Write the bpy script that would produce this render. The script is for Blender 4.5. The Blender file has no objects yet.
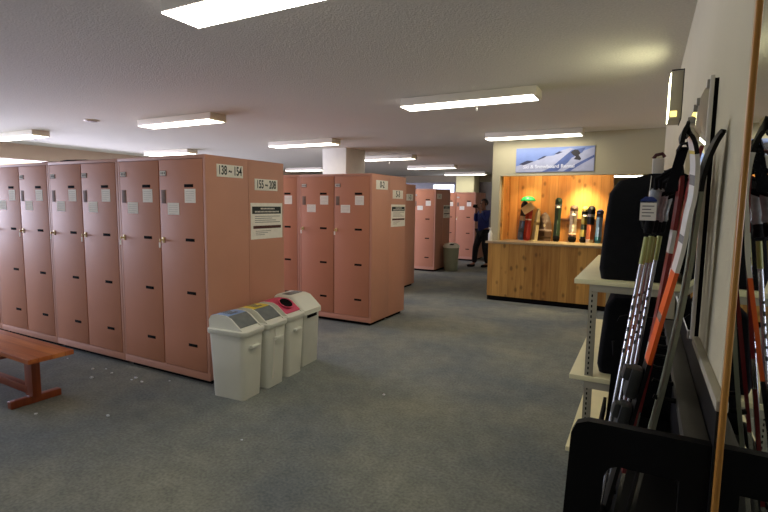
import bpy, bmesh, math, random
from mathutils import Vector, Matrix
S = bpy.context.scene
COL = S.collection
R = math.radians
rnd = random.Random(7)

# ------------------------------------------------------------------ camera
cd = bpy.data.cameras.new('camera'); cam = bpy.data.objects.new('camera', cd); COL.objects.link(cam)
cd.sensor_width = 36; cd.lens = 488.257*36/768; cd.clip_start = .01; cd.clip_end = 200
cam.matrix_world = (Matrix.Translation((0, 0, 1.54)) @ Matrix.Rotation(R(28.027), 4, 'Z')
                    @ Matrix.Rotation(R(90-5.951), 4, 'X') @ Matrix.Rotation(R(.758), 4, 'Z'))
S.camera = cam
# ------------------------------------------------------------------ world, daylight, exposure
w = bpy.data.worlds.new('world'); S.world = w; w.use_nodes = True
w.node_tree.nodes['Background'].inputs[0].default_value = (.55, .68, 1, 1)
w.node_tree.nodes['Background'].inputs[1].default_value = 1.2
S.view_settings.view_transform = 'Standard'; S.view_settings.look = 'None'
S.view_settings.exposure = .97; S.view_settings.gamma = 1; S.view_settings.use_curve_mapping = False
LAMP = 6.5            # strength of the fluorescent diffusers
DAY = 330.0           # daylight through the side window (W)
def area(name, loc, rot, sx, sy, power, col):
    l = bpy.data.lights.new(name, 'AREA'); l.shape = 'RECTANGLE'; l.size = sx; l.size_y = sy; l.energy = power; l.color = col
    o = bpy.data.objects.new(name, l); COL.objects.link(o); o.location = loc; o.rotation_euler = rot
    return o
area('daylight', (-13.95, 0.3, 1.6), (0, R(-112), 0), 1.5, 5.6, DAY, (.74, .78, 1))   # sky and snow outside the side windows
area('daylight', (-13.95, 6.3, 1.6), (0, R(-115), 0), 1.2, 5.4, DAY*1.5, (.76, .74, 1))
def spot(name, loc, target, power, col, ang=70, blend=.8, rad=.04):
    l = bpy.data.lights.new(name, 'SPOT'); l.energy = power; l.color = col; l.spot_size = R(ang); l.spot_blend = blend; l.shadow_soft_size = rad
    o = bpy.data.objects.new(name, l); COL.objects.link(o); o.location = loc
    o.rotation_euler = (Vector(target)-Vector(loc)).to_track_quat('-Z', 'Y').to_euler()

# ------------------------------------------------------------------ materials
def lin(c):
    return tuple((x/12.92 if x <= .04045 else ((x+.055)/1.055)**2.4) for x in (v/255 for v in c))+(1,)
def mat(name, c, rough=.6, metal=0, var=.06, scale=8, bump=0, bscale=200, spec=.5, emit=None, es=0, coat=0):
    m = bpy.data.materials.new(name); m.use_nodes = True; nt = m.node_tree; b = nt.nodes['Principled BSDF']
    col = lin(c)
    tc = nt.nodes.new('ShaderNodeTexCoord')
    if var:
        n = nt.nodes.new('ShaderNodeTexNoise'); n.inputs['Scale'].default_value = scale; n.inputs['Detail'].default_value = 4
        nt.links.new(tc.outputs['Object'], n.inputs['Vector'])
        r = nt.nodes.new('ShaderNodeValToRGB'); r.color_ramp.elements[0].position = .3; r.color_ramp.elements[1].position = .7
        r.color_ramp.elements[0].color = tuple(x*(1-var) for x in col[:3])+(1,)
        r.color_ramp.elements[1].color = tuple(min(1, x*(1+var)) for x in col[:3])+(1,)
        nt.links.new(n.outputs['Fac'], r.inputs['Fac']); nt.links.new(r.outputs['Color'], b.inputs['Base Color'])
    else: b.inputs['Base Color'].default_value = col
    b.inputs['Roughness'].default_value = rough; b.inputs['Metallic'].default_value = metal
    b.inputs['Specular IOR Level'].default_value = spec; b.inputs['Coat Weight'].default_value = coat
    if bump:
        n = nt.nodes.new('ShaderNodeTexNoise'); n.inputs['Scale'].default_value = bscale; n.inputs['Detail'].default_value = 3
        nt.links.new(tc.outputs['Object'], n.inputs['Vector'])
        bp = nt.nodes.new('ShaderNodeBump'); bp.inputs['Strength'].default_value = bump; bp.inputs['Distance'].default_value = .01
        nt.links.new(n.outputs['Fac'], bp.inputs['Height']); nt.links.new(bp.outputs['Normal'], b.inputs['Normal'])
    if emit:
        b.inputs['Emission Color'].default_value = emit+(1,); b.inputs['Emission Strength'].default_value = es
    return m
def carpet():
    m = bpy.data.materials.new('carpet'); m.use_nodes = True; nt = m.node_tree; b = nt.nodes['Principled BSDF']
    tc = nt.nodes.new('ShaderNodeTexCoord')
    def noise(s, d=4):
        n = nt.nodes.new('ShaderNodeTexNoise'); n.inputs['Scale'].default_value = s; n.inputs['Detail'].default_value = d
        nt.links.new(tc.outputs['Object'], n.inputs['Vector']); return n
    def ramp(src, p0, c0, p1, c1):
        r = nt.nodes.new('ShaderNodeValToRGB'); e = r.color_ramp.elements
        e[0].position = p0; e[0].color = c0; e[1].position = p1; e[1].color = c1
        nt.links.new(src, r.inputs['Fac']); return r
    a = ramp(noise(1.1, 5).outputs['Fac'], .38, lin((118, 124, 124)), .66, lin((146, 147, 134)))   # worn patches
    f = ramp(noise(55, 4).outputs['Fac'], .3, (.72, .72, .74, 1), .7, (1.12, 1.12, 1.1, 1))
    g = ramp(noise(9, 6).outputs['Fac'], .35, (.9, .9, .9, 1), .65, (1.05, 1.05, 1.05, 1))
    for x, y in ((a, f),):
        mx = nt.nodes.new('ShaderNodeMix'); mx.data_type = 'RGBA'; mx.blend_type = 'MULTIPLY'; mx.inputs[0].default_value = 1
        nt.links.new(x.outputs[0], mx.inputs[6]); nt.links.new(y.outputs[0], mx.inputs[7])
    m2 = nt.nodes.new('ShaderNodeMix'); m2.data_type = 'RGBA'; m2.blend_type = 'MULTIPLY'; m2.inputs[0].default_value = 1
    nt.links.new(mx.outputs[2], m2.inputs[6]); nt.links.new(g.outputs[0], m2.inputs[7])
    nt.links.new(m2.outputs[2], b.inputs['Base Color'])
    b.inputs['Roughness'].default_value = .95; b.inputs['Specular IOR Level'].default_value = .15
    bp = nt.nodes.new('ShaderNodeBump'); bp.inputs['Strength'].default_value = .5; bp.inputs['Distance'].default_value = .006
    nt.links.new(noise(260, 2).outputs['Fac'], bp.inputs['Height']); nt.links.new(bp.outputs['Normal'], b.inputs['Normal'])
    return m
def wood(name, c0, c1, plank=.11, axis='X', knots=True, rough=.4, grain=(14, 14, 1.2), gaps=True):
    """planks laid side by side along AXIS, the grain running along z (or along the long axis)"""
    m = bpy.data.materials.new(name); m.use_nodes = True; nt = m.node_tree; b = nt.nodes['Principled BSDF']; L = nt.links.new
    tc = nt.nodes.new('ShaderNodeTexCoord'); sp = nt.nodes.new('ShaderNodeSeparateXYZ'); L(tc.outputs['Object'], sp.inputs[0])
    def math_(op, a, v=None, v2=None):
        n = nt.nodes.new('ShaderNodeMath'); n.operation = op; L(a, n.inputs[0])
        if v is not None:
            if hasattr(v, 'links'): L(v, n.inputs[1])
            else: n.inputs[1].default_value = v
        if v2 is not None: n.inputs[2].default_value = v2
        return n.outputs[0]
    u = math_('DIVIDE', sp.outputs[axis], plank); fl = math_('FLOOR', u); fr = math_('SUBTRACT', u, fl)
    wn = nt.nodes.new('ShaderNodeTexWhiteNoise'); wn.noise_dimensions = '1D'; L(fl, wn.inputs['W'])
    mp = nt.nodes.new('ShaderNodeMapping'); L(tc.outputs['Object'], mp.inputs[0]); mp.inputs['Scale'].default_value = grain
    cb = nt.nodes.new('ShaderNodeVectorMath'); cb.operation = 'ADD'; L(mp.outputs[0], cb.inputs[0])
    sc = nt.nodes.new('ShaderNodeVectorMath'); sc.operation = 'SCALE'; L(wn.outputs['Color'], sc.inputs[0]); sc.inputs['Scale'].default_value = 40
    L(sc.outputs[0], cb.inputs[1])
    n = nt.nodes.new('ShaderNodeTexNoise'); n.inputs['Scale'].default_value = 1.6; n.inputs['Detail'].default_value = 6; L(cb.outputs[0], n.inputs['Vector'])
    s = math_('ADD', math_('MULTIPLY', n.outputs['Fac'], .8), math_('MULTIPLY', wn.outputs['Value'], .5))
    r = nt.nodes.new('ShaderNodeValToRGB'); e = r.color_ramp.elements; e[0].position = .3; e[1].position = .95
    e[0].color = lin(c0); e[1].color = lin(c1); L(s, r.inputs['Fac'])
    out = r.outputs[0]
    def mul(a, fac):
        x = nt.nodes.new('ShaderNodeMix'); x.data_type = 'RGBA'; x.blend_type = 'MIX'; x.inputs[7].default_value = tuple(v*.16 for v in lin(c0)[:3])+(1,)
        L(fac, x.inputs[0]); L(a, x.inputs[6]); return x.outputs[2]
    if knots:
        k = nt.nodes.new('ShaderNodeTexVoronoi'); k.inputs['Scale'].default_value = 1
        mk = nt.nodes.new('ShaderNodeMapping'); mk.inputs['Scale'].default_value = (7.5, 7.5, 4.6); L(tc.outputs['Object'], mk.inputs[0]); L(mk.outputs[0], k.inputs['Vector'])
        kr = nt.nodes.new('ShaderNodeValToRGB'); kr.color_ramp.elements[0].position = .1; kr.color_ramp.elements[0].color = (.6, .6, .6, 1)
        kr.color_ramp.elements[1].position = .24; kr.color_ramp.elements[1].color = (0, 0, 0, 1); L(k.outputs['Distance'], kr.inputs['Fac'])
        out = mul(out, kr.outputs[0])
    if gaps:
        out = mul(out, math_('MULTIPLY', math_('LESS_THAN', fr, .035), .4))
    L(out, b.inputs['Base Color']); b.inputs['Roughness'].default_value = rough
    return m
M = dict(
    carpet=carpet(),
    ceiling=mat('ceiling_plaster', (210, 205, 192), .95, var=.07, scale=70, bump=.6, bscale=80, spec=.1),
    wall=mat('wall_paint', (176, 168, 138), .8, var=.03, scale=2, bump=.15, bscale=120),
    wallgreen=mat('wall_paint_green', (206, 200, 160), .8, var=.03, scale=2),
    white=mat('white_paint', (222, 218, 205), .6, var=.03),
    beam=mat('beam_paint', (218, 198, 178), .85, var=.04, scale=2),
    farwall=mat('far_wall', (150, 138, 118), .85, var=.05, scale=2),
    farglass=mat('dark_glass', (74, 62, 66), .25, var=.1),
    daypane=mat('day_pane', (230, 235, 255), .4, var=0, emit=(.72, .8, 1), es=1.6),
    locker=mat('locker_enamel', (196, 140, 116), .55, var=.035, scale=3, bump=.03, bscale=300),
    locker_door=mat('locker_door_enamel', (192, 132, 104), .5, var=.03, scale=3, bump=.03, bscale=300, spec=.16),
    black=mat('black_plastic', (9, 9, 9), .5, spec=.25, var=.2),
    blackmetal=mat('black_powder_coat', (6, 6, 7), .6, spec=.12, var=.2, bump=.05, bscale=400),
    fabric=mat('black_fabric', (8, 8, 10), .9, var=.3, scale=20, bump=.4, bscale=300, spec=.2),
    plate=mat('grey_plate', (128, 106, 94), .7, var=.15, scale=60, spec=.2),
    paper=mat('paper', (240, 234, 222), .8, var=.04, scale=30),
    ink=mat('ink', (38, 48, 46), .8, var=.1),
    greyink=mat('grey_ink', (120, 116, 112), .8, var=.1),
    paleink=mat('pale_ink', (206, 200, 190), .8, var=.1),
    maroon=mat('maroon_ink', (78, 40, 36), .8, var=.1),
    brass=mat('brass', (216, 194, 136), .45, .2, var=.1),
    bin=mat('bin_plastic', (224, 224, 210), .42, var=.025, scale=6),
    binwear=mat('bin_plastic_grey', (210, 210, 198), .5, var=.04, scale=6),
    blue=mat('blue_plastic', (140, 174, 222), .4, var=.05), yellow=mat('yellow_plastic', (226, 202, 58), .4, var=.04),
    pink=mat('pink_plastic', (206, 62, 98), .4, var=.04),
    smoke=mat('bin_flap_clear', (112, 118, 116), .1, var=.1, scale=20), dark=mat('dark_hole', (12, 11, 11), .9, var=0, spec=.1),
    housing=mat('lamp_housing', (222, 214, 196), .5, var=.02),
    diffuser=mat('lamp_diffuser', (250, 250, 240), .5, var=0, emit=(1, .945, .81), es=LAMP),
    greymetal=mat('grey_metal', (150, 146, 134), .4, .6, var=.06), shelfpost=mat('shelf_post', (168, 162, 142), .45, .2, var=.05),
    shelf=mat('shelf_board', (226, 218, 172), .5, var=.03), railgrey=mat('rail_grey', (74, 71, 64), .45, .3, var=.1),
    mirror=mat('mirror_glass', (224, 230, 220), .015, 1, var=0),
    woodframe=wood('mirror_frame_wood', (150, 98, 34), (206, 152, 72), 3, 'X', False, .3, gaps=False),
    pine=wood('pine_boards', (140, 94, 38), (198, 150, 76), .13, 'X'),
    pine_y=wood('pine_boards_side', (150, 92, 36), (212, 152, 78), .13, 'Y'),
    niche=wood('niche_boards', (178, 112, 52), (226, 164, 92), .13, 'X', rough=.28),
    niche_y=wood('niche_boards_side', (178, 112, 52), (226, 164, 92), .13, 'Y', rough=.28),
    counter=mat('counter_top', (150, 132, 100), .35, var=.12, scale=40),
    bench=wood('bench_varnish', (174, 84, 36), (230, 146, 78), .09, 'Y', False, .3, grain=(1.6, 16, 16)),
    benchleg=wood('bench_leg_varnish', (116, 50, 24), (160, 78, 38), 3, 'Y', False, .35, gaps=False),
    scrap=mat('white_scrap', (232, 236, 240), .8, var=.05),
    cord=mat('cord', (230, 226, 214), .6, var=0),
    signface=mat('lit_sign_face', (235, 240, 200), .5, var=0, emit=(1, .98, .62), es=5),
    indicator=mat('indicator', (240, 210, 90), .5, var=0, emit=(1, .78, .22), es=1.0),
    signbox=mat('sign_box', (170, 164, 140), .5, var=.03),
)
# ------------------------------------------------------------------ mesh helpers
class MB:
    def __init__(s): s.bm = bmesh.new(); s.mats = []
    def mi(s, m):
        if m not in s.mats: s.mats.append(m)
        return s.mats.index(m)
    def _fin(s, faces, m):
        if m is not None:
            i = s.mi(m)
            for f in faces: f.material_index = i
    def box(s, a, b, bev=0, m=None, seg=2):
        g = bmesh.ops.create_cube(s.bm, size=1); vs = g['verts']
        a = Vector(a); b = Vector(b); c = (a+b)/2; d = b-a
        for v in vs: v.co = Vector((v.co.x*d.x, v.co.y*d.y, v.co.z*d.z))+c
        fs = list({f for v in vs for f in v.link_faces})
        if bev:
            es = list({e for v in vs for e in v.link_edges})
            r = bmesh.ops.bevel(s.bm, geom=es, offset=bev, segments=seg, affect='EDGES', profile=.6)
            fs = [f for f in fs if f.is_valid]+r['faces']
            fs += [f for v in r['verts'] for f in v.link_faces]
        s._fin(set(f for f in fs if f.is_valid), m); return s
    def obox(s, mtx, size, bev=0, m=None):
        n0 = len(s.bm.verts); s.bm.verts.ensure_lookup_table(); old = set(s.bm.verts)
        h = Vector(size)/2; s.box(-h, h, bev, m)
        for v in s.bm.verts:
            if v not in old: v.co = mtx @ v.co
        return s
    def loft(s, rings, m=None, cap=True):
        L = [[s.bm.verts.new(p) for p in r] for r in rings]; fs = []
        n = len(L[0])
        for a, b in zip(L, L[1:]):
            for i in range(n):
                fs.append(s.bm.faces.new((a[i], a[(i+1) % n], b[(i+1) % n], b[i])))
        if cap: fs.append(s.bm.faces.new(list(reversed(L[0])))); fs.append(s.bm.faces.new(L[-1]))
        s._fin(fs, m); return s
    def tube(s, pts, r, n=10, m=None):
        pts = [Vector(p) for p in pts]; rings = []; up = None
        rs = r if isinstance(r, (list, tuple)) else [r]*len(pts)
        for i, p in enumerate(pts):
            d = (pts[min(i+1, len(pts)-1)]-pts[max(i-1, 0)]).normalized()
            if up is None: up = Vector((0, 0, 1)) if abs(d.z) < .9 else Vector((1, 0, 0))
            x = up.cross(d).normalized(); y = d.cross(x).normalized(); up = y
            rings.append([p+(x*math.cos(t)+y*math.sin(t))*rs[i] for t in [2*math.pi*k/n for k in range(n)]])
        return s.loft(rings, m)
    def lathe(s, prof, c=(0, 0, 0), n=28, m=None):
        c = Vector(c)
        return s.loft([[c+Vector((r*math.cos(2*math.pi*k/n), r*math.sin(2*math.pi*k/n), z)) for k in range(n)] for r, z in prof], m)
    def prism(s, pts, thick, mtx=None, m=None):
        """polygon pts (x,z) extruded along +y by thick"""
        mtx = mtx or Matrix()
        return s.loft([[mtx @ Vector((x, y, z)) for x, z in pts] for y in (0, thick)], m)
    def quad(s, pts, m=None):
        s._fin([s.bm.faces.new([s.bm.verts.new(p) for p in pts])], m); return s
    def build(s, name, m=None, parent=None, smooth=40, loc=None, recalc=True):
        if recalc: bmesh.ops.recalc_face_normals(s.bm, faces=s.bm.faces)
        me = bpy.data.meshes.new(name); 
        if smooth:
            for f in s.bm.faces: f.smooth = True
            for e in s.bm.edges:
                if len(e.link_faces) == 2 and e.calc_face_angle(0) > R(smooth): e.smooth = False
        s.bm.to_mesh(me); s.bm.free()
        for q in s.mats: me.materials.append(q)
        if m is not None and not s.mats: me.materials.append(m)
        o = bpy.data.objects.new(name, me); COL.objects.link(o)
        if parent: o.parent = parent
        if loc: o.location = loc
        return o
def tag(o, label, cat, group=None):
    o['label'] = label; o['category'] = cat
    if group: o['group'] = group
    return o
def thing(name, label, cat, loc=(0, 0, 0), rz=0, group=None):
    o = bpy.data.objects.new(name, None); COL.objects.link(o); o.location = loc; o.rotation_euler = (0, 0, rz); o.empty_display_size = .1
    return tag(o, label, cat, group)
def struct(o): o['kind'] = 'structure'; return o
def boxs(name, a, b, m, bev=0): return struct(MB().box(a, b, bev).build(name, m))
KIDS = {}
def copy_tree(o, parent=None):
    c = o.copy(); COL.objects.link(c)
    if parent: c.parent = parent
    for ch in list(o.children): copy_tree(ch, c)
    return c
def copy_thing(o, label, loc, rz=0, group=None):
    c = copy_tree(o); c['label'] = label; c.location = loc; c.rotation_euler = (0, 0, rz)
    if group: c['group'] = group
    return c
def text(s, size, m, parent, loc, rot, name='lettering', xs=1, ext=.0006, align='CENTER'):
    cu = bpy.data.curves.new(name, 'FONT'); cu.body = s; cu.size = size; cu.extrude = ext; cu.offset = size*.018; cu.align_x = align; cu.align_y = 'CENTER'
    t = bpy.data.objects.new(name, cu); COL.objects.link(t); bpy.context.view_layer.update()
    me = bpy.data.meshes.new_from_object(t.evaluated_get(bpy.context.evaluated_depsgraph_get()))
    bpy.data.objects.remove(t); bpy.data.curves.remove(cu)
    me.materials.clear(); me.materials.append(m); me.name = name
    for v in me.vertices: v.co.x *= xs
    o = bpy.data.objects.new(name, me); COL.objects.link(o); o.parent = parent; o.location = loc; o.rotation_euler = rot
    return o

# ------------------------------------------------------------------ the room
ZC = 2.67; XR = .18
boxs('floor', (-14.2, -3.2, -.1), (XR+.2, 17.4, 0), M['carpet'])
boxs('ceiling', (-14.2, -3.2, ZC), (XR+.2, 17.4, ZC+.1), M['ceiling'])
boxs('wall_right', (XR, -3.2, 0), (XR+.2, 17.4, ZC), M['wall'])
boxs('wall_rear', (-14.2, -3.2, 0), (XR, -3, ZC), M['wall'])
# left wall with the windows the daylight comes through
mb = MB()
mb.box((-14.2, -3, 0), (-14, 17.2, .8)).box((-14.2, -3, 2.4), (-14, 17.2, ZC)).box((-14.2, -3, .8), (-14, -2.6, 2.4)).box((-14.2, 3.2, .8), (-14, 3.5, 2.4)).box((-14.2, 9.1, .8), (-14, 17.2, 2.4))
struct(mb.build('wall_left', M['wall']))
for n_, ys in (('window_1', (-2.6, -1.15, .3, 1.75, 3.2)), ('window_4', (3.5, 4.9, 6.3, 7.7, 9.1))):
    mb = MB()
    for y in ys: mb.box((-14.16, max(y-.025, ys[0]), .8), (-14.1, min(y+.025, ys[-1]), 2.4))
    mb.box((-14.16, ys[0], .8), (-14.1, ys[-1], .85)).box((-14.16, ys[0], 2.35), (-14.1, ys[-1], 2.4))
    struct(mb.build(n_, M['white']))
boxs('trim_1', (-11.6, 3.4, 2.36), (-11.2, 17.2, ZC), M['beam'])          # dropped beam
# far wall: painted header, a dark glazed band below with one bright pane
boxs('wall_far', (-14, 17.2, 0), (-2.3, 17.4, ZC), M['farwall'])
wn = struct(MB().box((-9.4, 17.14, .05), (-3, 17.2, 2.4)).build('window_2', M['farglass']))
struct(MB().box((-7.05, 17.1, 2.16), (-6.25, 17.14, 2.32)).box((-6.38, 17.1, 1.2), (-6.25, 17.14, 2.16)).build('window_3', M['daypane']))
# columns
boxs('trim_2', (-5.9, 8.35, 0), (-5.33, 9.1, ZC), M['white'], .01)
boxs('trim_3', (-5.95, 16.5, 0), (-5.3, 17.14, ZC), M['wallgreen'], .01)
# shop wall with the service opening
YW = 8.0; OX0, OX1, OZ = -2.13, .02, 2.035
mb = MB()
mb.box((-2.26, YW, 0), (OX0, YW+.12, ZC)).box((OX0, YW, OZ), (XR, YW+.12, ZC)).box((OX1, YW, 0), (XR, YW+.12, OZ)).box((OX0, YW, 0), (OX1, YW+.12, .9))
struct(mb.build('wall_shop', M['wall']))
boxs('wall_shop_side', (-2.26, YW+.12, 0), (-2.16, 17.2, ZC), M['wall'])
boxs('trim_4', (-2.1, 8.52, .0), (-.47, 8.6, 2.3), M['niche'])              # board lining behind the counter
boxs('trim_5', (-2.13, 8.12, .9), (-2.1, 8.52, 2.2), M['niche_y'])
boxs('trim_6', (-2.16, 8.12, 2.2), (-.47, 8.6, 2.26), M['wall'])
boxs('wall_shop_back', (-2.16, 11.2, 0), (XR, 11.3, ZC), M['wall'])
boxs('baseboard_right', (XR-.012, -3, 0), (XR, 8, .07), M['blackmetal'])
boxs('trim_7', (XR-.02, 1.25, 1.1), (XR, 1.87, 1.125), M['shelfpost'], .004)     # rail on the wall under the small mirror
spot('counter_lamp', (-.88, 8.17, 2.1), (-.9, 8.5, .75), 80, (1, .8, .42), 88, 1, .08)
area('counter_strip', (-1.3, 8.2, 2.17), (R(18), 0, 0), 1.4, .06, 3.5, (1, .78, .46))
spot('counter_lamp', (-1.75, 8.2, 2.0), (-1.75, 8.5, 1.25), 9, (1, .75, .4), 100, 1, .03)

# ------------------------------------------------------------------ ceiling lights
LL, LW, LH = 1.41, .268, .09
def lamp_proto():
    t = thing('ceiling_light', '', 'ceiling light', group='fluorescent ceiling lights')
    MB().box((-LL/2, -LW/2, .008), (LL/2, LW/2, LH), .003).build('housing', M['housing'], t)
    MB().box((-LL/2+.002, -LW/2+.006, .001), (LL/2-.03, LW/2-.006, .018), .002).build('diffuser', M['diffuser'], t)
    MB().box((LL/2-.03, -LW/2, .002), (LL/2, LW/2, .02), .002).build('end_cap', M['housing'], t)
    return t
P = None
LIGHTS = [(-1.733, 2.04, 'fluorescent ceiling light nearest the viewer, cut by the top edge of the photo'),
 (-1.67, 4.92, 'fluorescent ceiling light with a pull cord, over the open carpet before the ski counter'),
 (-1.56, 7.66, 'fluorescent ceiling light just in front of the ski poster'),
 (-5.58, 4.62, 'fluorescent ceiling light over the aisle, close above the 138 to 154 locker corner'),
 (-5.5, 7.2, 'fluorescent ceiling light in front of the white square column'),
 (-5.365, 10.15, 'fluorescent ceiling light with a cord to the right of the white column'),
 (-5.4, 12.96, 'fluorescent ceiling light over the aisle before the bright far window'),
 (-5.4, 15.9, 'fluorescent ceiling light farthest back, against the far pale column'),
 (-9.43, 4.5, 'fluorescent ceiling light at the left edge of the photo'),
 (-9.3, 7.4, 'fluorescent ceiling light half hidden behind the top of the front lockers'),
 (-9.55, 12.6, 'thin far ceiling light seen between the first and second locker blocks'),
 (-12.65, 6.1, 'small far ceiling light beyond the dropped beam, above the leftmost lockers')]
for i, (x, y, lb) in enumerate(LIGHTS):
    if i == 0:
        P = lamp_proto(); P.location = (x, y, ZC-LH); P['label'] = lb; L0 = P
    else:
        o = copy_thing(P, lb, (x, y, ZC-LH))
        if i in (1, 5):
            MB().tube([(.13, -.11, 0), (.13, -.11, -.07)], .0025, 6).lathe([(.002, -.066), (.008, -.074), (.009, -.092), (.003, -.1)], (.13, -.11, 0), 10).build('pull_cord', M['cord'], o)
t = thing('smoke_detector', 'round flush detector on the ceiling over the front lockers', 'detector', (-6.95, 4.25, ZC))
MB().lathe([(.001, 0), (.1, 0), (.1, -.006), (.085, -.012), (.001, -.012)]).build('rim', M['housing'], t)
MB().lathe([(.001, -.01), (.078, -.012), (.07, -.016), (.001, -.016)]).build('grille', M['plate'], t)
t = thing('exit_sign', 'lit exit light box high on the right wall, seen edge on', 'sign', (XR, 4.2, 2.335))
MB().box((-.078, -.14, -.16), (0, .2, .165), .006).build('box', M['signbox'], t)
MB().box((-.083, -.13, -.15), (-.078, .19, .155), .002).build('lit_face', M['signface'], t)
MB().box((-.07, -.144, -.15), (-.03, -.14, -.11), .001).build('indicator_lamp', M['indicator'], t)
MB().box((-.004, -.146, -.166), (.0, .205, .172)).box((-.078, -.146, .165), (0, -.14, .172)).build('edge_strip', M['dark'], t)

# ------------------------------------------------------------------ lockers
CW, CDp, CH = 1.128, .483, 1.928
def locker_door(parent, cx, wd, label_pos=True):
    z0, z1 = .114, 1.895
    d = MB().box((cx-wd/2, -.002, z0), (cx+wd/2, .018, z1), .003).build('door', M['locker_door'], parent)
    for z in (1.678, 1.228, .779, .328):
        MB().box((cx+.047, -.0045, z-.0125), (cx+.153, .004, z+.0125), .002).build('vent_slot', M['dark'], d)
    mb = MB(); mb.box((cx-.25, -.006, 1.762), (cx-.17, 0, 1.807), .001, M['plate']); mb.box((cx-.245, -.0068, 1.767), (cx-.175, -.005, 1.802), 0, M['paper'])
    for k in range(3): mb.box((cx-.236+k*.021, -.0075, 1.774), (cx-.222+k*.021, -.0066, 1.796), 0, M['greyink'])
    mb.build('number_plate', None, d, 0)
    MB().box((cx-.238, -.005, 1.53), (cx-.184, 0, 1.645), .002).build('grey_plate', M['plate'], d)
    for (x0, x1, za, zb) in ((.05, .178, 1.537, 1.652), (-.163, -.022, 1.435, 1.536)):
        mb = MB(); mb.box((cx+x0, -.004, za), (cx+x1, 0, zb), 0, M['paper'])
        for k in range(5):
            zz = zb-.02-k*.018; mb.box((cx+x0+.014, -.0046, zz-.003), (cx+x1-.016-(.03 if k == 4 else 0), -.0038, zz+.001), 0, M['paleink'])
        mb.build('notice', None, d, 0)
    lk = MB(); lk.box((cx-.244, -.01, 1.19), (cx-.218, 0, 1.24), .004)
    lk.tube([(cx-.231, -.012, 1.215), (cx-.231, -.03, 1.215)], .007, 10).box((cx-.236, -.042, 1.203), (cx-.226, -.03, 1.226), .002)
    lo = lk.build('lock', M['brass'], d)
    MB().box((cx-.243, -.042, 1.15), (cx-.222, -.038, 1.196), .001).build('key_tag', M['paper'], d)
    return d
def cabinet_shell(t, front=True):
    W, D, H = CW-.006, CDp, CH
    mb = MB(); mb.box((-W/2, .02, .045), (W/2, D-.002, H), .004)
    if front:
        mb.box((-W/2, 0, .045), (W/2, .02, .109), .002).box((-W/2, 0, 1.9), (W/2, .02, H), .002)
        for x in (-W/2, W/2-.028): mb.box((x, .001, .109), (x+.028, .02, 1.9), .001)
    else: mb.box((-W/2, 0, .045), (W/2, .02, H), .003)
    mb.build('body', M['locker'], t)
    MB().box((-W/2+.04, .05, 0), (W/2-.04, D-.03, .045)).build('base', M['dark'], t)
def make_cabinet(name='locker_cabinet'):
    t = thing(name, '', 'locker', group='salmon locker cabinets'); cabinet_shell(t)
    for s in (-1, 1): locker_door(t, s*.2675, .522)
    return t
def make_back(name='locker_cabinet'):
    t = thing(name, '', 'locker', group='salmon locker cabinets'); cabinet_shell(t, False); return t
CB = make_cabinet()
XA, YA = -3.14, 2.827
CB['label'] = 'salmon two-door locker cabinet at the front corner, behind the blue-lidded bin'
CB.location = (XA-CW/2, YA, 0)
for k, lb in ((1, 'two-door locker cabinet second from the front corner, beside the bench end'),
              (2, 'salmon two-door locker cabinet third from the front corner, behind the bench'),
              (3, 'sliver of a locker cabinet cut off by the left edge of the photo')):
    copy_thing(CB, lb, (XA-CW*(k+.5), YA, 0))
BK = make_back(); BK['label'] = 'rear cabinet of the first locker block, with the 155 sign and a poster'
BK.location = (XA-CW/2, YA+CDp, 0)
XB, YB = -2.99, 5.287
B1 = copy_thing(CB, 'two-door locker cabinet at the corner of the second block, below the white column', (XB-CW/2, YB, 0))
copy_thing(CB, 'salmon locker cabinet of the second block, mostly hidden behind the first block', (XB-CW*1.5, YB, 0))
B2 = copy_thing(BK, 'rear cabinet of the second locker block, with a small sign and poster on its end', (XB-CW/2, YB+CDp, 0))
XP, YP = -3.89, 7.6
E1 = copy_thing(CB, 'salmon locker cabinet hidden in the third block, behind the second block', (XP-CW/2, YP, 0))
E2 = copy_thing(BK, 'dark shaded end of a locker cabinet peeking out past the second block', (XP-CW/2, YP+CDp, 0))
XC, YC = -4.29, 10.56
C1 = copy_thing(CB, 'salmon locker cabinet with a sunlit looking front, behind the lone round bin', (XC-CW/2, YC, 0))
C2 = copy_thing(BK, 'rear locker cabinet with a dark poster-bearing end above the lone round bin', (XC-CW/2, YC+CDp, 0))
C1['label'] = 'salmon locker cabinet standing just left of the lone round bin, one door in view'
XD, YD = -4.2, 13.27
copy_thing(CB, 'farthest salmon locker cabinet, just left of the person in the blue jacket', (XD-CW/2, YD, 0))
copy_thing(BK, 'rear half of the farthest locker block, behind the person in the blue jacket', (XD-CW/2, YD+CDp, 0))
def end_sign(cab, s, y0, y1, z0, z1):
    """number sign on the +X end of a cabinet (local coordinates)"""
    x = CW/2-.003
    g = MB().box((x, y0, z0), (x+.004, y1, z1), .001).build('number_sign', M['paper'], cab)
    text(s, (z1-z0)*1.0, M['ink'], g, (x+.0046, (y0+y1)/2, (z0+z1)/2), (R(90), 0, R(90)), xs=.62 if len(s) > 5 else .8)
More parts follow.
